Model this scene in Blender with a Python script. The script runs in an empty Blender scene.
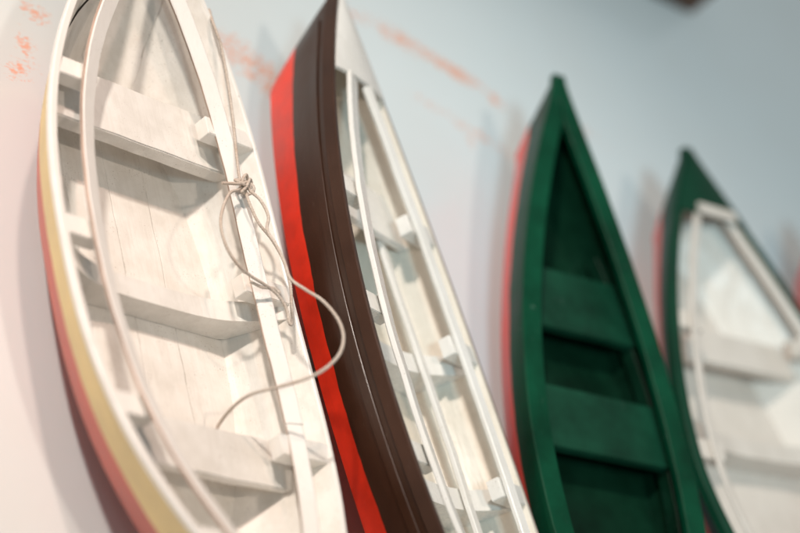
import bpy, bmesh, math, random
from mathutils import Vector, Matrix, noise as mnoise
random.seed(4)
SC = bpy.context.scene
COL = SC.collection

# ------------------------------------------------------------------ helpers
def link(name, me, mats, parent=None):
    o = bpy.data.objects.new(name, me)
    COL.objects.link(o)
    for m in (mats if isinstance(mats, (list, tuple)) else [mats]):
        me.materials.append(m)
    if parent is not None:
        o.parent = parent
    return o

def finish(bm, name, sharp=32, smooth=True):
    bmesh.ops.recalc_face_normals(bm, faces=bm.faces)
    me = bpy.data.meshes.new(name)
    bm.to_mesh(me); bm.free()
    if smooth:
        me.polygons.foreach_set('use_smooth', [True] * len(me.polygons))
        me.set_sharp_from_angle(angle=math.radians(sharp))
    return me

def thing(name, label, cat, mat=None, group=None):
    o = bpy.data.objects.new(name, None)
    COL.objects.link(o)
    o.empty_display_size = .02
    if mat is not None:
        o.matrix_world = mat
    o['label'] = label; o['category'] = cat
    if group: o['group'] = group
    return o

def V3(v, w, u):            # boat-local: v across, w out of the wall, u down from the bow
    return Vector((v, -w, -u))

WALL_Y = .022
# ------------------------------------------------------------------ materials
def newmat(name):
    m = bpy.data.materials.new(name); m.use_nodes = True
    nt = m.node_tree
    return m, nt, nt.nodes['Principled BSDF']

def N(nt, typ, **kw):
    n = nt.nodes.new(typ)
    for k, v in kw.items():
        if k in n.inputs: n.inputs[k].default_value = v
        else: setattr(n, k, v)
    return n

def ramp(nt, src, stops):
    r = nt.nodes.new('ShaderNodeValToRGB')
    el = r.color_ramp.elements
    while len(el) > 1: el.remove(el[-1])
    el[0].position, el[0].color = stops[0][0], stops[0][1]
    for p, c in stops[1:]:
        e = el.new(p); e.color = c
    nt.links.new(src, r.inputs['Fac'])
    return r.outputs['Color']

def G(x): return (x, x, x, 1)

def noise(nt, co, scale, detail=4, rough=.55, stretch=None, off=0):
    src = co
    if stretch or off:
        mp = N(nt, 'ShaderNodeMapping')
        mp.inputs['Scale'].default_value = stretch or (1, 1, 1)
        mp.inputs['Location'].default_value = (off, off * .7, off * 1.3)
        nt.links.new(co, mp.inputs['Vector']); src = mp.outputs['Vector']
    n = N(nt, 'ShaderNodeTexNoise')
    n.inputs['Scale'].default_value = scale
    n.inputs['Detail'].default_value = detail
    n.inputs['Roughness'].default_value = rough
    nt.links.new(src, n.inputs['Vector'])
    return n.outputs['Fac']

def mix(nt, fac, a, b, mode='MIX'):
    m = nt.nodes.new('ShaderNodeMix'); m.data_type = 'RGBA'; m.blend_type = mode
    for sock, val in ((m.inputs[0], fac), (m.inputs[6], a), (m.inputs[7], b)):
        if hasattr(val, 'is_linked'): nt.links.new(val, sock)
        else: sock.default_value = val
    return m.outputs[2]

def math_(nt, op, a, b=None, clamp=False):
    m = nt.nodes.new('ShaderNodeMath'); m.operation = op; m.use_clamp = clamp
    for i, val in enumerate((a, b)):
        if val is None: continue
        if hasattr(val, 'is_linked'): nt.links.new(val, m.inputs[i])
        else: m.inputs[i].default_value = val
    return m.outputs[0]

def bump(nt, bsdf, hs, dist=.0006, strength=.5):
    b = nt.nodes.new('ShaderNodeBump')
    b.inputs['Strength'].default_value = strength
    b.inputs['Distance'].default_value = dist
    nt.links.new(hs, b.inputs['Height'])
    nt.links.new(b.outputs['Normal'], bsdf.inputs['Normal'])

def old_white(name, seams=(), gloss=.5, tint=(.80, .775, .73), dark=(.62, .58, .52), worn=.5, stain=.0, bmp=.5, seed=0):
    """brushed old white paint on wood: grain, grime patches, pin specks, open seams"""
    m, nt, b = newmat(name)
    co = N(nt, 'ShaderNodeTexCoord').outputs['Object']
    big = noise(nt, co, 26, 5, .62, off=seed)
    mid = noise(nt, co, 90, 4, .6, stretch=(1, 1, .45), off=seed + 3)
    grain = noise(nt, co, 420, 3, .6, stretch=(1, 1, .06), off=seed + 5)
    c = mix(nt, ramp(nt, big, [(.38, G(0)), (.72, G(worn))]), (*tint, 1), (*dark, 1))
    c = mix(nt, ramp(nt, mid, [(.52, G(0)), (.75, G(worn * .55))]), c, (dark[0] * .95, dark[1] * .95, dark[2] * .95, 1))
    c = mix(nt, ramp(nt, grain, [(.50, G(0)), (.85, G(.22 * worn))]), c, (.45, .40, .34, 1))
    sp = noise(nt, co, 900, 2, .5, off=seed + 9)
    gate = noise(nt, co, 40, 2, .5, off=seed + 11)
    spk = math_(nt, 'MULTIPLY', ramp(nt, sp, [(.66, G(0)), (.72, G(1))]), ramp(nt, gate, [(.5, G(0)), (.62, G(.75))]))
    c = mix(nt, spk, c, (.22, .17, .12, 1))
    if stain:
        s = noise(nt, co, 34, 5, .7, off=seed + 21)
        c = mix(nt, ramp(nt, s, [(.62, G(0)), (.78, G(stain))]), c, (.72, .46, .28, 1))
    h = math_(nt, 'ADD', math_(nt, 'MULTIPLY', mid, .6), math_(nt, 'MULTIPLY', grain, .5))
    if seams:
        sep = N(nt, 'ShaderNodeSeparateXYZ'); nt.links.new(co, sep.inputs[0])
        wob = noise(nt, co, 30, 2, .5, off=seed + 2)
        brk = noise(nt, co, 45, 4, .7, off=seed + 14)
        brk = ramp(nt, brk, [(.48, G(.05)), (.66, G(.6))])
        tot = None
        for s in seams:
            d = math_(nt, 'SUBTRACT', sep.outputs['X'], s)
            d = math_(nt, 'ADD', d, math_(nt, 'MULTIPLY', math_(nt, 'SUBTRACT', wob, .5), .004))
            d = math_(nt, 'ABSOLUTE', d)
            f = math_(nt, 'SUBTRACT', 1, math_(nt, 'DIVIDE', d, .00065), True)
            tot = f if tot is None else math_(nt, 'MAXIMUM', tot, f)
        c = mix(nt, math_(nt, 'MULTIPLY', tot, brk), c, (.20, .15, .11, 1))
        h = math_(nt, 'SUBTRACT', h, tot)
    nt.links.new(c, b.inputs['Base Color'])
    nt.links.new(ramp(nt, mid, [(.3, G(gloss - .1)), (.8, G(gloss + .18))]), b.inputs['Roughness'])
    bump(nt, b, h, .0006, bmp)
    return m

def gloss_paint(name, col, rough=.32, vary=.18, scuff=0, scuff_col=(.75, .75, .72), streak=.3, seed=0, spec=.5):
    """brushed oil paint, streaky along the hull, with chips where edges rub"""
    m, nt, b = newmat(name)
    b.inputs['Specular IOR Level'].default_value = spec
    co = N(nt, 'ShaderNodeTexCoord').outputs['Object']
    big = noise(nt, co, 18, 5, .6, off=seed)
    st = noise(nt, co, 260, 3, .6, stretch=(1, 1, .05), off=seed + 4)
    d = tuple(x * (1 - vary * 1.6) for x in col)
    l = tuple(min(1, x * (1 + vary)) for x in col)
    c = mix(nt, ramp(nt, big, [(.3, G(0)), (.7, G(1))]), (*d, 1), (*l, 1))
    c = mix(nt, ramp(nt, st, [(.55, G(0)), (.85, G(streak * .5))]), c, (*[x * .6 for x in col], 1))
    if scuff:
        s = noise(nt, co, 520, 4, .7, stretch=(1, 1, .18), off=seed + 7)
        g = noise(nt, co, 14, 2, .5, off=seed + 8)
        f = math_(nt, 'MULTIPLY', ramp(nt, s, [(.64, G(0)), (.72, G(scuff))]), ramp(nt, g, [(.50, G(0)), (.62, G(1))]))
        c = mix(nt, f, c, (*scuff_col, 1))
    nt.links.new(c, b.inputs['Base Color'])
    nt.links.new(ramp(nt, big, [(.3, G(rough - .06)), (.75, G(rough + .14))]), b.inputs['Roughness'])
    bump(nt, b, math_(nt, 'ADD', st, math_(nt, 'MULTIPLY', big, .6)), .0005, .35)
    return m

M = {}
M['white_a'] = old_white('old_white_paint', seams=(-.046, -.006, .030), gloss=.5, stain=.14, worn=.8, seed=1)
M['white_trim'] = old_white('white_trim_paint', tint=(.81, .795, .76), dark=(.70, .66, .60), worn=.35, gloss=.42, seed=7)
M['white_thwart'] = old_white('white_seat_paint', tint=(.77, .75, .71), dark=(.60, .57, .52), worn=.85, gloss=.5, stain=.16, seed=13)
M['white_stained'] = old_white('white_block_paint', tint=(.82, .80, .76), dark=(.72, .64, .54), worn=.5, stain=.45, gloss=.5, seed=31)
M['white_b'] = old_white('glossy_white_paint', seams=(), tint=(.78, .725, .64), dark=(.60, .53, .43), worn=.5, gloss=.26, bmp=.9, stain=.1, seed=17)
M['white_b_trim'] = old_white('glossy_white_trim', tint=(.80, .785, .75), dark=(.66, .63, .57), worn=.4, gloss=.24, bmp=.8, seed=23)
M['white_d'] = old_white('dull_white_paint', seams=(-.05, 0, .05), tint=(.68, .62, .56), dark=(.54, .48, .42), worn=.5, gloss=.45, stain=.15, seed=29)
M['yellow'] = gloss_paint('yellow_paint', (.92, .68, .33), .45, .10, streak=.25, seed=2)
M['coral'] = gloss_paint('faded_red_paint', (.72, .18, .14), .45, .12, seed=3)
M['red'] = gloss_paint('bright_red_paint', (.84, .036, .011), .36, .20, streak=.5, scuff=.3, scuff_col=(.85, .3, .22), seed=5)
M['brown'] = gloss_paint('dark_brown_paint', (.044, .0175, .009), .34, .15, spec=.38, scuff=.2, scuff_col=(.30, .25, .21), seed=61)
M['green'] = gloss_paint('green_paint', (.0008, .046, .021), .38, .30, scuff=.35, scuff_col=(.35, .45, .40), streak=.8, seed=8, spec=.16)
M['green_in_shade'] = gloss_paint('green_inside_shaded', (.0013, .020, .0095), .46, .34, streak=.8, scuff=.3, scuff_col=(.2, .3, .26), seed=9, spec=.16)  # green darkened in its base colour to stand in for shade inside the hull
M['green_seat'] = gloss_paint('green_seat_paint', (.004, .042, .022), .46, .34, streak=.8, scuff=.3, scuff_col=(.2, .3, .26), seed=19, spec=.2)
M['dark_green'] = gloss_paint('deep_green_paint', (.0022, .040, .020), .42, .15, seed=10, spec=.16)
M['red_b'] = gloss_paint('dull_red_paint', (.84, .055, .035), .36, .1, seed=12)
M['bare_edge'] = gloss_paint('rubbed_edge_paint', (.48, .35, .28), .55, .3, seed=41)
M['seam'] = gloss_paint('dark_gap', (.03, .022, .016), .8, .3, seed=44)
M['wood'] = gloss_paint('brown_wood', (.085, .040, .022), .5, .25, seed=15)

# cord
m, nt, b = newmat('natural_cord')
co = N(nt, 'ShaderNodeTexCoord').outputs['Object']
n1 = noise(nt, co, 700, 3, .6); n2 = noise(nt, co, 45, 3, .6)
c = mix(nt, ramp(nt, n1, [(.35, G(0)), (.7, G(1))]), (.44, .37, .31, 1), (.64, .57, .50, 1))
c = mix(nt, ramp(nt, n2, [(.45, G(0)), (.7, G(.5))]), c, (.42, .30, .22, 1))
nt.links.new(c, b.inputs['Base Color']); b.inputs['Roughness'].default_value = .85
bump(nt, b, n1, .0003, .5)
M['cord'] = m

# wall plaster with orange scuffs
def wall_mat():
    m, nt, b = newmat('painted_plaster')
    co = N(nt, 'ShaderNodeTexCoord').outputs['Object']
    big = noise(nt, co, 2.2, 4, .55)
    mid = noise(nt, co, 14, 5, .6, off=3)
    c = mix(nt, ramp(nt, big, [(.3, G(0)), (.7, G(1))]), (.64, .71, .73, 1), (.68, .745, .76, 1))
    c = mix(nt, ramp(nt, mid, [(.45, G(0)), (.8, G(.12))]), c, (.60, .57, .52, 1))
    sc = noise(nt, co, 170, 5, .75, stretch=(1, 1, 2.2), off=5)
    sc2 = noise(nt, co, 22, 4, .6, stretch=(1, 1, 2.0), off=6)
    blot = math_(nt, 'ADD', math_(nt, 'MULTIPLY', sc, .74), math_(nt, 'MULTIPLY', sc2, .26))
    tot = None
    #        cx,   cz,  half len, half wid, angle(deg), strength
    for cx, cz, hl, hw, an, stg in ((-.030, .228, .060, .024, -18, 1.0), (-.012, .208, .036, .022, -30, .9),
                                    (.150, .332, .075, .020, -10, .75), (.222, .316, .060, .013, -14, 1.1), (.272, .296, .020, .014, -40, .9),
                                    (.175, .258, .030, .012, -10, .5), (.240, .240, .060, .012, -18, .6), (.219, .232, .010, .014, 0, .8),
                                    (.292, .225, .022, .030, -60, .6),
                                    (-.246, .204, .022, .012, -20, .9), (-.262, .140, .016, .020, -60, .8), (-.255, .168, .012, .018, 10, .7),
                                    (-.300, .190, .030, .018, -20, .7), (.400, .300, .060, .012, -8, .45), (.480, .288, .030, .010, -12, .35)):
        mp = N(nt, 'ShaderNodeMapping'); mp.vector_type = 'TEXTURE'
        mp.inputs['Location'].default_value = (cx + .0235 + .024 * cx, 0, cz + .0245)
        mp.inputs['Rotation'].default_value = (0, -math.radians(an), 0)
        mp.inputs['Scale'].default_value = (hl * 1.15, 50, hw * 1.25)
        nt.links.new(co, mp.inputs['Vector'])
        ln = N(nt, 'ShaderNodeVectorMath', operation='LENGTH'); nt.links.new(mp.outputs[0], ln.inputs[0])
        f = math_(nt, 'MULTIPLY', math_(nt, 'SUBTRACT', 1, ln.outputs['Value'], True), stg)
        tot = f if tot is None else math_(nt, 'MAXIMUM', tot, f)
    thr = math_(nt, 'ADD', blot, math_(nt, 'MULTIPLY', tot, .19))
    mask = math_(nt, 'MULTIPLY', ramp(nt, thr, [(.590, G(0)), (.655, G(.70))]), math_(nt, 'MULTIPLY', tot, 3.0, True))
    c = mix(nt, mask, c, (.82, .30, .14, 1))
    nt.links.new(c, b.inputs['Base Color'])
    b.inputs['Roughness'].default_value = .21
    b.inputs['Specular IOR Level'].default_value = .65
    bump(nt, b, mid, .001, .10)
    return m
M['wall'] = wall_mat()

# ------------------------------------------------------------------ boat generator
class Shape:
    def __init__(s, X, Z, tau, rho, B, pb, D, sh, C, s0, Lh, gap, pc, t=.004, bt=0.0):
        s.__dict__.update(locals()); del s.__dict__['s']
        cr, sr, ct, st = math.cos(rho), math.sin(rho), math.cos(tau), math.sin(tau)
        v = Vector((cr * ct, sr, cr * st)); w = Vector((sr * ct, -cr, sr * st)); u = Vector((st, 0, -ct))
        u = u.normalized(); w = (w - u * w.dot(u)).normalized(); v = (v - u * v.dot(u) - w * v.dot(w)).normalized()
        R = Matrix((v, -w, -u)).transposed().to_4x4()
        s.mat = Matrix.Translation((X, -gap, Z)) @ R
        s.off = Vector((0, 0, 0))
        s.L = 2 * Lh
    def b(s, u): return math.hypot(s.bt, max(0., s.B * (1 - abs(1 - u / s.Lh) ** s.pb)))
    def wg(s, u): return s.D + s.sh * (1 - u / s.Lh) ** 2
    def c(s, u):
        q = (u - s.s0) / (s.Lh - s.s0)
        return math.hypot(.7 * s.bt, s.C * (1 - abs(1 - q) ** s.pc)) if 0 < q < 2 else .7 * s.bt
    def wb(s, u):
        e = min(u, s.L - u)
        if e >= s.s0: return 0.
        return (s.D + s.sh) * (1 - e / s.s0) ** 1.15
    def half(s, u, w):               # inner half width of the hull at height w
        wb, wg = s.wb(u) , s.wg(u)
        f = min(1, max(0, (w - wb) / max(1e-6, wg - wb)))
        cc, bb = s.c(u), s.b(u)
        return max(0.0, cc + (bb - cc) * f + .003 * math.sin(math.pi * f) - s.t)
    def stations(s, n=200):
        return [s.Lh * (1 - math.cos(math.pi * i / n)) for i in range(n + 1)]

def make_hull(S, pf, mats, parent, lift=.35):
    """one shell: outside topsides (0), outside bottom (1), inside and rim (2)"""
    bm = bmesh.new(); rows = []
    NS, NB = 6, 4
    for u in S.stations():
        b, c, wg, wb = S.b(u), S.c(u), S.wg(u), S.wb(u)
        wp = min(wg, max(wb, pf * S.D * (1 + lift * (1 - u / S.Lh) ** 2) + .0011 * mnoise.noise(Vector((u * 34, pf, 2))) + .0005 * mnoise.noise(Vector((u * 150, pf, 5)))))
        pts = []
        def side(w, t=0):
            f = (w - wb) / max(1e-6, wg - wb)
            return max(0, c + (b - c) * f + (.003 * math.sin(math.pi * f) if b > .01 else 0) - t)
        lv = [wg + (wp - wg) * i / NS for i in range(NS + 1)] + [wp + (wb - wp) * i / 3 for i in range(1, 4)]
        left = [(-side(w), w) for w in lv]
        bot = [(-c + 2 * c * i / NB, wb) for i in range(1, NB)]
        outer = left + bot + [(-x, w) for x, w in reversed(left)]
        t = S.t
        wi = min(wg, wb + t)
        lv2 = [wg + (wi - wg) * i / 8 for i in range(9)]
        linn = [(-side(w, t), w) for w in lv2]
        ci = -linn[-1][0]
        boti = [(-ci + 2 * ci * i / NB, wi) for i in range(1, NB)]
        inner = linn + boti + [(-x, w) for x, w in reversed(linn)]
        ring = outer + inner[::-1]
        rows.append([bm.verts.new(V3(x, w, u)) for x, w in ring])
        no = len(outer); nl = len(left)
    n = len(rows[0])
    for a, bb in zip(rows, rows[1:]):
        for i in range(n):
            j = (i + 1) % n
            f = bm.faces.new((a[i], a[j], bb[j], bb[i]))
            if i < no - 1:
                k = min(i, no - 2 - i)
                f.material_index = 0 if k < NS else 1
            else:
                f.material_index = 2
    bmesh.ops.remove_doubles(bm, verts=bm.verts, dist=1e-6)
    bmesh.ops.dissolve_degenerate(bm, dist=1e-6, edges=bm.edges)
    return link('hull', finish(bm, 'hull', 28), mats, parent)

def sweep(name, path, prof, mat, parent, edge=None, twist=0.0, wob=0.0, sharp=40):
    """bar: path of (v,w,u); profile (lateral, up) about it; lat gives the side direction sign"""
    bm = bmesh.new(); rings = []
    P = [V3(*p) for p in path]
    for i, p in enumerate(P):
        tan = (P[min(i + 1, len(P) - 1)] - P[max(i - 1, 0)]).normalized()
        up0 = Vector((0, -1, 0))
        l = up0.cross(tan); 
        l = (l if l.length > 1e-6 else Vector((1, 0, 0))).normalized()
        if l.x < 0: l = -l
        up = l.cross(tan).normalized()
        if up.y > 0: up = -up
        ca, sa = math.cos(twist), math.sin(twist)
        l2 = l * ca + up * sa; u2 = up * ca - l * sa
        k = 1.0
        dw = wob * (mnoise.noise(p * 22) + .5 * mnoise.noise(p * 60))
        rings.append([bm.verts.new(p + l2 * (a * k + dw) + u2 * (h * k + dw * .5)) for a, h in prof])
    n = len(prof)
    for a, b in zip(rings, rings[1:]):
        for i in range(n):
            f = bm.faces.new((a[i], a[(i + 1) % n], b[(i + 1) % n], b[i]))
            if edge and i in edge: f.material_index = 1
    bm.faces.new(rings[0]); bm.faces.new(rings[-1])
    return link(name, finish(bm, name, sharp), mat, parent)

def rect(x0, x1, y0, y1, ch=.0008):
    return [(x0 + ch, y0), (x1 - ch, y0), (x1, y0 + ch), (x1, y1 - ch), (x1 - ch, y1), (x0 + ch, y1), (x0, y1 - ch), (x0, y0 + ch)]

def bar_along(S, name, u0, u1, vf, wf, prof, mat, parent, twist=0, wob=.0, n=70, edge=None):
    path = [(vf(u), wf(u), u) for u in [u0 + (u1 - u0) * i / n for i in range(n + 1)]]
    return sweep(name, path, prof, mat, parent, twist=twist, wob=wob, edge=edge)

def cap(S, side, wdt, mat, parent, over=.0006, top=.0015, drop=.0025, name='gunwale'):
    """flat rail on the hull edge, mitred at the bow"""
    bm = bmesh.new(); rings = []
    for u in S.stations(120):
        b, wg = S.b(u), S.wg(u)
        lim = .0006
        o = max(b + over * min(1, b / .01 + .3), lim + .001); i = max(b - wdt, lim)
        e = .0008
        wv = .0004 * mnoise.noise(Vector((u * 18, side * 5, 0)))
        pts = [(o, wg - drop), (o, wg + top - e), (o - min(e, (o - i) * .4), wg + top), (i + min(e, (o - i) * .4), wg + top), (i, wg + top - e), (i, wg - drop)]
        rings.append([bm.verts.new(V3(side * (x + wv), w, u)) for x, w in pts])
    n = 6
    for a, b_ in zip(rings, rings[1:]):
        for k in range(n):
            bm.faces.new((a[k], a[(k + 1) % n], b_[(k + 1) % n], b_[k]))
    bm.faces.new(rings[0]); bm.faces.new(rings[-1])
    return link(name, finish(bm, name, 40), mat, parent)

def board(S, name, u0, u1, w, th, mat, parent, skew=0.0, inset=.0006):
    """a seat board from side to side, ends scribed to the hull, slightly eased edges"""
    bm = bmesh.new(); n = 14; rows = []
    for i in range(n + 1):
        f = -1 + 2 * i / n
        row = []
        for (uu, ww) in ((u0, w), (u1, w), (u1, w - th), (u0, w - th)):
            h = S.half(uu, ww) - inset
            v = f * h
            row.append(bm.verts.new(V3(v, ww + .0006 * mnoise.noise(Vector((v * 40, uu * 40, 1))), uu + skew * v + .0008 * mnoise.noise(Vector((v * 25, uu * 9, 4))))))
        rows.append(row)
    for a, b in zip(rows, rows[1:]):
        for k in range(4):
            bm.faces.new((a[k], a[(k + 1) % 4], b[(k + 1) % 4], b[k]))
    bm.faces.new(rows[0]); bm.faces.new(rows[-1])
    ed = [e for e in bm.edges if abs(e.verts[0].co.x - e.verts[1].co.x) > .001 and abs(e.verts[0].co.z - e.verts[1].co.z) < .01]
    bmesh.ops.recalc_face_normals(bm, faces=bm.faces)
    try: bmesh.ops.bevel(bm, geom=ed, offset=.0009, segments=2, affect='EDGES')
    except Exception: pass
    return link(name, finish(bm, name, 40), mat, parent)

def rib(S, name, u0, u1, base, rise, mat, parent, power=3.0):
    """a sawn frame: sits on the bottom, curves up the sides"""
    bm = bmesh.new(); n = 32; fr = []
    for uu in (u0, u1):
        wg, wb = S.wg(uu), S.wb(uu) + S.t
        top = []; bot = []
        hm = S.half(uu, wg * rise)
        for i in range(n + 1):
            f = -1 + 2 * i / n
            wt = wg * (base + (rise - base) * abs(f) ** power)
            v = f * min(hm, S.half(uu, wt))
            cin = S.c(uu) - S.t
            av = abs(v)
            # hull surface below this point
            if av <= cin: wl = wb
            else:
                lo, hi = wb, wg
                for _ in range(22):
                    mid = (lo + hi) / 2
                    if S.half(uu, mid) < av: lo = mid
                    else: hi = mid
                wl = min(lo, wt - .0005)
            top.append(bm.verts.new(V3(v, wt, uu))); bot.append(bm.verts.new(V3(v, wl + .0004, uu)))
        fr.append((top, bot))
    (t0, b0), (t1, b1) = fr
    for i in range(n):
        bm.faces.new((t0[i], t0[i + 1], t1[i + 1], t1[i])); bm.faces.new((b0[i], b0[i + 1], b1[i + 1], b1[i]))
        bm.faces.new((t0[i], t0[i + 1], b0[i + 1], b0[i])); bm.faces.new((t1[i], t1[i + 1], b1[i + 1], b1[i]))
    bm.faces.new((t0[0], t1[0], b1[0], b0[0])); bm.faces.new((t0[-1], t1[-1], b1[-1], b0[-1]))
    return link(name, finish(bm, name, 35), mat, parent)

def block(S, name, side, u, du, out, inn, w1, th, mat, parent, rnd=.004):
    """spacer block between the hull side and the inner rail, inner corners rounded"""
    b = S.b(u)
    o, i = b - out, b - inn
    pts = [(o, u - du), (o, u + du)]
    for k in range(5):
        a = math.pi / 2 * k / 4
        pts.append((i + rnd - rnd * math.sin(a), u + du - rnd + rnd * math.cos(a)))
    for k in range(5):
        a = math.pi / 2 * k / 4
        pts.append((i + rnd - rnd * math.cos(a), u - du + rnd - rnd * math.sin(a)))
    bm = bmesh.new()
    top = [bm.verts.new(V3(side * x, w1, y)) for x, y in pts]
    bot = [bm.verts.new(V3(side * min(x, S.half(y, w1 - th)) , w1 - th, y)) for x, y in pts]
    n = len(pts)
    f = bm.faces.new(top); bm.faces.new(bot[::-1])
    for k in range(n): bm.faces.new((top[k], top[(k + 1) % n], bot[(k + 1) % n], bot[k]))
    bmesh.ops.recalc_face_normals(bm, faces=bm.faces)
    bmesh.ops.bevel(bm, geom=list(f.edges), offset=.0006, segments=2, affect='EDGES')
    return link(name, finish(bm, name, 40), mat, parent)

def stem(S, mat, parent, wdt=.006, top=.004, name='stem', stern=False, frac=1.1):
    path = []
    for i in range(15):
        u = S.s0 * frac * i / 14 - .0015
        path.append((0, S.wb(max(u, 0)) - .0012, (S.L - u) if stern else u))
    return sweep(name, path, rect(-wdt / 2, wdt / 2, -.003, .003, .001), mat, parent)

def deck(S, u1, mat, parent, name='bow_deck', th=.003, inset=.0015, up=.0028, camber=.003):
    bm = bmesh.new(); rows = []; n = 16; m_ = 10
    for i in range(n + 1):
        u = .004 + (u1 - .004) * i / n
        b = max(.0006, S.b(u) - inset)
        rows.append([(-b + 2 * b * j / m_, u) for j in range(m_ + 1)])
    tops, bots = [], []
    for r in rows:
        t, bo = [], []
        for v, u in r:
            b = max(.0006, S.b(u) - inset)
            cm = camber * (1 - (v / b) ** 2) * min(1, b / .02)
            t.append(bm.verts.new(V3(v, S.wg(u) + up + cm, u))); bo.append(bm.verts.new(V3(v, S.wg(u) + up + cm - th, u)))
        tops.append(t); bots.append(bo)
    for i in range(n):
        for j in range(m_):
            bm.faces.new((tops[i][j], tops[i][j + 1], tops[i + 1][j + 1], tops[i + 1][j]))
            bm.faces.new((bots[i][j], bots[i][j + 1], bots[i + 1][j + 1], bots[i + 1][j]))
        for j in (0, m_):
            bm.faces.new((tops[i][j], tops[i + 1][j], bots[i + 1][j], bots[i][j]))
    for i in (0, n):
        for j in range(m_):
            bm.faces.new((tops[i][j], tops[i][j + 1], bots[i][j + 1], bots[i][j]))
    return link(name, finish(bm, name, 35), mat, parent)

def inner_rails(S, off, u0, u1, mat, parent, wdt=.0155, th=.0045, twist=.30, lift=.0030, joint=None, edge_mat=None, off_r=None, wdt_r=None):
    for sd in (-1, 1):
        runs = [(u0, u1)] if not (joint and sd > 0) else [(u0, joint - .0003), (joint + .0003, u1)]
        of = off_r if (off_r and sd > 0) else off
        wd = wdt_r if (wdt_r and sd > 0) else wdt
        for k, (a, b) in enumerate(runs):
            bar_along(S, 'inner_rail', a, b, lambda u: sd * max(.004, S.b(u) - of), lambda u: S.wg(u) + lift - .0005 * k,
                      rect(-wd / 2 + .0006 * k, wd / 2 - .0004 * k, -th / 2, th / 2), [mat, edge_mat] if edge_mat else mat, parent,
                      twist=sd * twist, wob=.0006, edge=(6,) if edge_mat else None)

def riser(S, w, u0, u1, mat, parent, hgt=.009, th=.004, name='riser'):
    for sd in (-1, 1):
        bar_along(S, name, u0, u1, lambda u: sd * (S.half(u, w) - th * .5), lambda u: w,
                  rect(-th / 2, th / 2, -hgt / 2, hgt / 2), mat, parent, twist=-sd * .25, wob=.0004)

def pegs(S, parent, mat):
    """two wall cleats the model hangs on, behind the bottom"""
    for u in (S.Lh * .75, S.Lh * 1.3):
        bm = bmesh.new()
        g = S.gap
        c = .6 * S.c(u)
        inv = S.mat.inverted()
        top = []
        for v, uu in ((-.012, u - .012), (.012, u - .012), (.012, u + .012), (-.012, u + .012)):
            p = S.mat @ V3(v, -.0004, uu)
            q = Vector((p.x, WALL_Y - .0006, p.z))
            top.append((bm.verts.new(inv @ p), bm.verts.new(inv @ q)))
        for k in range(4):
            a, b = top[k], top[(k + 1) % 4]
            bm.faces.new((a[0], b[0], b[1], a[1]))
        bm.faces.new([t[0] for t in top]); bm.faces.new([t[1] for t in top])
        link('wall_cleat', finish(bm, 'wall_cleat', smooth=False), mat, parent)

GRP = 'model rowing boats hung bow up along the wall'

# ---- first boat: white inside, yellow topsides over faded red, cord on its rail
S1 = Shape(-.2136, .2503, .0322, .0935, .1033, 2.7466, .0505, .0465, .0742, .0786, .2978, .0084, 2.566)
b1 = thing('model_boat', 'white model rowing boat with yellow side and faded red bottom, cord knotted on its rail', 'model boat', S1.mat, GRP)
make_hull(S1, .51, [M['yellow'], M['coral'], M['white_a']], b1)
for sd in (-1, 1):
    cap(S1, sd, .0056 if sd < 0 else .0032, M['white_trim'], b1)
stem(S1, M['yellow'], b1); stem(S1, M['yellow'], b1, name='sternpost', stern=True)
inner_rails(S1, .0285, .022, S1.L - .022, M['white_trim'], b1, wdt=.0145, th=.0036, twist=.40, joint=.405, off_r=.0355, wdt_r=.0125, edge_mat=M['bare_edge'])
for u in (.164, .2875, .417, .51):
    for sd in (-1, 1):
        block(S1, 'spacer_block', sd, u + (.003 if sd > 0 else -.001), .0075, .002, .0375 if sd < 0 else .0470, S1.wg(u) + .0004, .011,
              M['white_stained'] if sd > 0 else M['white_trim'], b1, rnd=.001 if sd > 0 else .006)
bar_along(S1, 'open_seam', .070, .125, lambda u: -(S1.half(u, .048) - .0002), lambda u: .048 + .006 * math.sin(u * 30), rect(-.0006, .0006, -.0009, .0009, .0002),
          M['seam'], b1, wob=.0009, n=60)
board(S1, 'seat', .1395, .188, .040, .012, M['white_thwart'], b1)
rib(S1, 'frame', .292, .308, .46, .92, M['white_thwart'], b1, 4)
board(S1, 'seat', .4035, .440, .036, .006, M['white_thwart'], b1)

# ---- second boat: dark brown topsides, bright red bottom
S2 = Shape(-.0523 + .0140, .2348 + .0140, .0931, .3066, .0914 * 1.015, 2.1079, .059, .024, .0696 * 1.015, .0574, .3781 * 1.015, .0247 - .012, 2.1666)
b2 = thing('model_boat', 'narrow model rowing boat with dark brown side, bright red bottom and white bow deck', 'model boat', S2.mat, GRP)
make_hull(S2, .30, [M['brown'], M['red'], M['white_b']], b2, 1.05)
for sd in (-1, 1):
    cap(S2, sd, .0035 if sd < 0 else .0010, M['brown'], b2, over=.0012 if sd < 0 else .0004, drop=.008, top=.0018 if sd < 0 else .0006)
    bar_along(S2, 'rub_rail', .03, S2.L - .03, lambda u: sd * (S2.half(u, S2.wg(u) - .019) + S2.t + .0006), lambda u: S2.wg(u) - .019,
              rect(-.0005, .0005, -.0042, .0042, .0004), M['brown'], b2, twist=-sd * .3)
deck(S2, .093, M['white_b_trim'], b2, inset=.0036)
inner_rails(S2, .0255, .094, S2.L - .10, M['white_b_trim'], b2, wdt=.0150, th=.0040, twist=.22, off_r=.0350, wdt_r=.0095)
for u in (.203, .303, .420, .53):
    for sd in (-1, 1):
        block(S2, 'spacer_block', sd, u, .008, .003, .038 if sd < 0 else .0425, S2.wg(u) - .0002, .010, M['white_b_trim'], b2, rnd=.0012)
board(S2, 'seat', .160, .206, .043, .006, M['white_b_trim'], b2)
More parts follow.
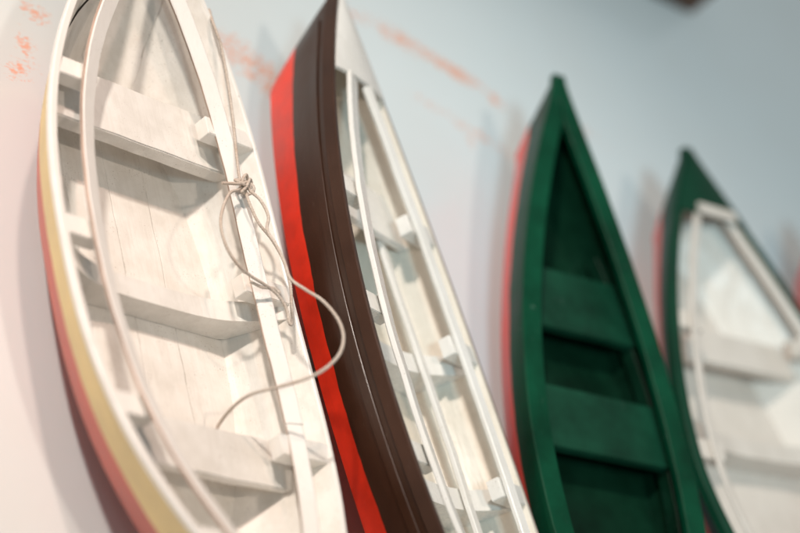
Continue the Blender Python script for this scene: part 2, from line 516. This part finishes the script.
rib(S2, 'frame', .300, .316, .46, .90, M['white_b_trim'], b2, 3)
rib(S2, 'frame', .411, .428, .46, .90, M['white_b_trim'], b2, 3)
for sd in (-1, 1):
    bar_along(S2, 'floor_batten', .165, S2.L - .165, lambda u: sd * (.030 + .012 * (1 - abs(1 - u / S2.Lh))), lambda u: .0345,
              rect(-.0045, .0045, -.002, .002), M['white_b_trim'], b2, wob=.0005)

# ---- third boat: all green
S3 = Shape(.2604, .2436, -.1524, -.2169, .0738, 1.888, .0489, .0276, .0648, .033, .377, .0197, 1.7754, bt=.0052)
b3 = thing('model_boat', 'all green model rowing boat with green seats and a red bottom', 'model boat', S3.mat, GRP)
make_hull(S3, .54, [M['green'], M['red_b'], M['green_in_shade']], b3)
for sd in (-1, 1):
    cap(S3, sd, .017, M['green'], b3, over=.001, drop=.005)
board(S3, 'seat', .188, .250, .035, .008, M['green_seat'], b3)
board(S3, 'seat', .308, .366, .035, .008, M['green_seat'], b3)
board(S3, 'seat', .45, .50, .035, .008, M['green_seat'], b3)
riser(S3, .026, .16, S3.L - .16, M['green_in_shade'], b3, hgt=.012, th=.006)

# ---- fourth boat: deep green outside, white inside
S4 = Shape(.4377, .236, .0403, -.0161, .1544, 1.6443, .0596, .0087, .0877, .0621, .3522, .0116, 1.7897, bt=.0052)
b4 = thing('model_boat', 'deep green model rowing boat with white inside and green bow deck', 'model boat', S4.mat, GRP)
make_hull(S4, .36, [M['dark_green'], M['red_b'], M['white_d']], b4)
for sd in (-1, 1):
    cap(S4, sd, .010 if sd < 0 else .006, M['dark_green'], b4, over=.001, drop=.006)
deck(S4, .079, M['dark_green'], b4, inset=.0015)
sweep('breasthook', [(-.026 + .0052 * i, S4.wg(.077) + .0085, .0765) for i in range(11)], rect(-.0055, .0055, -.002, .002), M['white_d'], b4)
inner_rails(S4, .030, .075, S4.L - .075, M['white_d'], b4, wdt=.010, th=.003, twist=.20, off_r=.027, lift=.0015)
for u in (.20, .33, .46):
    for sd in (-1, 1):
        block(S4, 'spacer_block', sd, u, .009, .0075, .044, S4.wg(u) - .0002, .010, M['white_d'], b4)
board(S4, 'seat', .185, .220, .034, .008, M['white_d'], b4)
rib(S4, 'frame', .292, .310, .46, .9, M['white_d'], b4, 3)
board(S4, 'seat', .43, .47, .034, .008, M['white_d'], b4)

# ---- fifth boat, only its red side peeps in at the right
S5 = Shape(.665, .235, .03, -.02, .12, 1.75, .056, .015, .080, .060, .36, .012, 1.8)
b5 = thing('model_boat', 'model boat cut off by the right edge, only a strip of its red bottom showing', 'model boat', S5.mat, GRP)
make_hull(S5, .55, [M['red_b'], M['red_b'], M['white_d']], b5)
for sd in (-1, 1):
    cap(S5, sd, .008, M['dark_green'], b5, over=.003, drop=.008)
board(S5, 'seat', .19, .23, .034, .008, M['white_d'], b5)
board(S5, 'seat', .33, .37, .034, .008, M['white_d'], b5)

for S, bb in ((S1, b1), (S2, b2), (S3, b3), (S4, b4), (S5, b5)):
    pegs(S, bb, M['wood'])

# ------------------------------------------------------------------ cord
def catmull(pts, step=.00045):
    P = [Vector(p) for p in pts]; P = [P[0] * 2 - P[1]] + P + [P[-1] * 2 - P[-2]]
    out = []
    for i in range(1, len(P) - 2):
        p0, p1, p2, p3 = P[i - 1:i + 3]
        n = max(2, int((p2 - p1).length / step))
        for k in range(n):
            t = k / n
            out.append(.5 * ((2 * p1) + (p2 - p0) * t + (2 * p0 - 5 * p1 + 4 * p2 - p3) * t * t + (3 * p1 - p0 - 3 * p2 + p3) * t ** 3))
    out.append(P[-2]); return out

def cord_mesh(bm, pts, r=.00110, lay=.0062):
    """three-strand laid cord"""
    P = catmull(pts)
    d = 0; prev = None; nrm = Vector((.3, .5, .8)); rings = []
    K = 18
    for i, p in enumerate(P):
        tan = (P[min(i + 1, len(P) - 1)] - P[max(i - 1, 0)])
        if tan.length < 1e-9: continue
        tan.normalize()
        nrm = (nrm - tan * nrm.dot(tan)).normalized(); bi = tan.cross(nrm)
        if prev is not None: d += (p - prev).length
        prev = p
        ph = 2 * math.pi * d / lay
        ring = []
        for k in range(K):
            a = 2 * math.pi * k / K
            rr = r * (.78 + .30 * abs(math.cos(1.5 * (a - ph))))
            ring.append(bm.verts.new(p + (nrm * math.cos(a) + bi * math.sin(a)) * rr))
        rings.append(ring)
    for a, b in zip(rings, rings[1:]):
        for k in range(K): bm.faces.new((a[k], a[(k + 1) % K], b[(k + 1) % K], b[k]))
    bm.faces.new(rings[0]); bm.faces.new(rings[-1])

def L1(u, v, w, lift=0.0): return S1.mat @ V3(v - 1.22 * lift, w + lift, u + 1.0 * lift)
LF = .0055
bm = bmesh.new()
main = [(0.059, 0.0689, 0.068), (0.0817, 0.0558, 0.079), (0.0952, 0.0563, 0.08), (0.1059, 0.0612, 0.077), (0.1372, 0.0648, 0.0715), (0.162, 0.0648, 0.0685), (0.1873, 0.0632, 0.066), (0.209, 0.061, 0.065), (0.2186, 0.0603, 0.0655)]
cord_mesh(bm, [L1(*p) for p in main])
loopA = [(.2121, .0690, .0600), (.2193, .0609, .0610), (.2267, .0493, .063), (.2455, .0347, .066), (.2621, .0273, .067), (.2772, .0289, .066), (.2873, .0373, .064), (.292, .0521, .061), (.2946, .0686, .059), (.2992, .0799, .058), (.3075, .0863, .057), (.318, .087, .056),
         (.3175, .0895, .0562), (.3036, .0924, .057), (.2879, .0942, .059), (.2699, .0927, .060), (.2545, .0844, .061), (.2424, .074, .061), (.2253, .0691, .061), (.2130, .0700, .0605)]
cord_mesh(bm, [L1(*p, LF) for p in loopA])
loopB = [(.2130, .0700, .0625), (0.2177, 0.0718, 0.0625), (0.2263, 0.0759, 0.066), (0.2414, 0.0765, 0.069), (0.2565, 0.0691, 0.071), (0.271, 0.0698, 0.075), (0.2884, 0.0674, 0.08), (0.3053, 0.0632, 0.085), (0.3188, 0.0646, 0.094), (0.3317, 0.0678, 0.103), (0.3491, 0.0694, 0.11), (0.3651, 0.0668, 0.113), (0.379, 0.0594, 0.112), (0.3882, 0.0502, 0.106), (0.3916, 0.0434, 0.097), (0.3917, 0.0368, 0.085), (0.3896, 0.0319, 0.072), (0.3868, 0.0289, 0.057), (0.3848, 0.032, 0.04), (0.3868, 0.0355, 0.022), (.394, .035, .012)]
cord_mesh(bm, [L1(*p, LF * max(0, min(1, (.39 - p[0]) / .06)) if p[0] < .37 and p[1] > .055 else .003) for p in loopB])
cord_mesh(bm, [L1(*p, LF) for p in [(.2926, .0567, .056), (.2957, .0654, .0575), (.2945, .0764, .0585), (.298, .0800, .0600)]])
# the knot: turns of cord wound over each other, and its short tail
kc = (.2125 + LF, .0685 - 1.22 * LF, .0610 + LF)
kn = []
for i in range(61):
    t = 2 * math.pi * i / 60
    kn.append(L1(kc[0] + (math.sin(t) + 2 * math.sin(2 * t)) * .0026, kc[1] + (math.cos(t) - 2 * math.cos(2 * t)) * .0027, kc[2] + .0011 - math.sin(3 * t) * .0024))
cord_mesh(bm, kn, .00115)
cord_mesh(bm, [L1(*p, LF) for p in [(.2150, .0730, .0625), (.2120, .0700, .0640), (.2160, .0600, .0635), (.2185, .0500, .063), (.2191, .0446, .062)]])
cord_mesh(bm, [L1(*p, LF) for p in [(.2200, .0640, .0605), (.2170, .0665, .0640), (.2110, .0705, .0648), (.2070, .0750, .0625), (.2095, .0775, .0605), (.2140, .0745, .060)]])
me = finish(bm, 'cord', 60)
o = link('cord', me, M['cord'])
o['label'] = 'thin natural cord knotted on the white boat rail, hanging in loose loops'
o['category'] = 'cord'

# ------------------------------------------------------------------ wall and the board end above
bm = bmesh.new()
bmesh.ops.create_cube(bm, size=1)
bmesh.ops.scale(bm, vec=(7, .1, 5), verts=bm.verts)
bmesh.ops.translate(bm, vec=(1.0, .05 + WALL_Y, .3), verts=bm.verts)
wl = link('wall', finish(bm, 'wall', smooth=False), M['wall'])
wl['kind'] = 'structure'

bm = bmesh.new()
bmesh.ops.create_cube(bm, size=1)
bmesh.ops.scale(bm, vec=(.50, .06, .05), verts=bm.verts)
bmesh.ops.translate(bm, vec=(.730 - .25, WALL_Y - .031, .589 + .025), verts=bm.verts)
bmesh.ops.bevel(bm, geom=list(bm.edges), offset=.003, segments=2, affect='EDGES')
bo = link('wooden_board', finish(bm, 'wooden_board', 40), M['wood'])
bo['label'] = 'dark brown wooden board fixed to the wall, its corner showing above the green boats'
bo['category'] = 'board'

# ------------------------------------------------------------------ light
def area(name, loc, aim, size, power, col, spread=None):
    l = bpy.data.lights.new(name, 'AREA'); l.energy = power; l.color = col; l.shape = 'DISK'; l.size = size
    if spread: l.spread = math.radians(spread)
    o = bpy.data.objects.new(name, l); COL.objects.link(o)
    o.location = loc
    o.rotation_euler = (Vector(aim) - Vector(loc)).to_track_quat('-Z', 'Y').to_euler()
    return o

def spot(name, loc, aim, size, power, col, cone, blend):
    l = bpy.data.lights.new(name, 'SPOT'); l.energy = power; l.color = col
    l.shadow_soft_size = size; l.spot_size = math.radians(cone); l.spot_blend = blend
    o = bpy.data.objects.new(name, l); COL.objects.link(o)
    o.location = loc
    o.rotation_euler = (Vector(aim) - Vector(loc)).to_track_quat('-Z', 'Y').to_euler()
    return o

spot('warm_spot', (-1.90, -2.20, 1.15), (-.02, 0, .02), .09, 310, (1, .89, .795), 27, 1.0)
spot('warm_spot', (-1.12, -2.55, 1.22), (-.47, 0, -.02), .07, 150, (1, .69, .575), 20, 1.0)  # added spot without a known source, tints the left wall pink
area('tungsten_lamp', (-.62, -2.50, -.90), (.22, 0, .10), .14, 17, (1, .85, .72))
spot('window_light', (-1.30, -2.10, -1.12), (.86, 0, .35), .16, 185, (.58, .89, 1), 34, 1.0)

w = bpy.data.worlds.new('World'); SC.world = w; w.use_nodes = True
bg = w.node_tree.nodes['Background']
bg.inputs['Color'].default_value = (1, .985, .96, 1); bg.inputs['Strength'].default_value = .27

# ------------------------------------------------------------------ camera
cd = bpy.data.cameras.new('camera'); cam = bpy.data.objects.new('camera', cd); COL.objects.link(cam)
R = ((0.7254329626461401, -0.6530853748790494, -0.21731661194104654), (-0.20726656075604002, -0.5083537779331245, 0.8358331228501789), (-0.6563441090607934, -0.5612984318348048, -0.5041393467296342))
T = Vector((-0.9188817526851107, -0.8558178045687266, -0.7057950854214878))
rm = Matrix(R).transposed()
cam.matrix_world = Matrix.Translation(T) @ rm.to_4x4()
cd.sensor_width = 36; cd.lens = 1900 / 800 * 36
cd.clip_start = .05; cd.clip_end = 50
cd.dof.use_dof = True
foc = Vector((-.14, -.07, .03))
cd.dof.focus_distance = -(rm.transposed() @ (foc - T)).z
cd.dof.aperture_fstop = 2.5
cd.dof.aperture_blades = 9
SC.camera = cam

SC.view_settings.view_transform = 'Standard'
SC.view_settings.look = 'None'
SC.view_settings.exposure = 0
SC.view_settings.gamma = 1
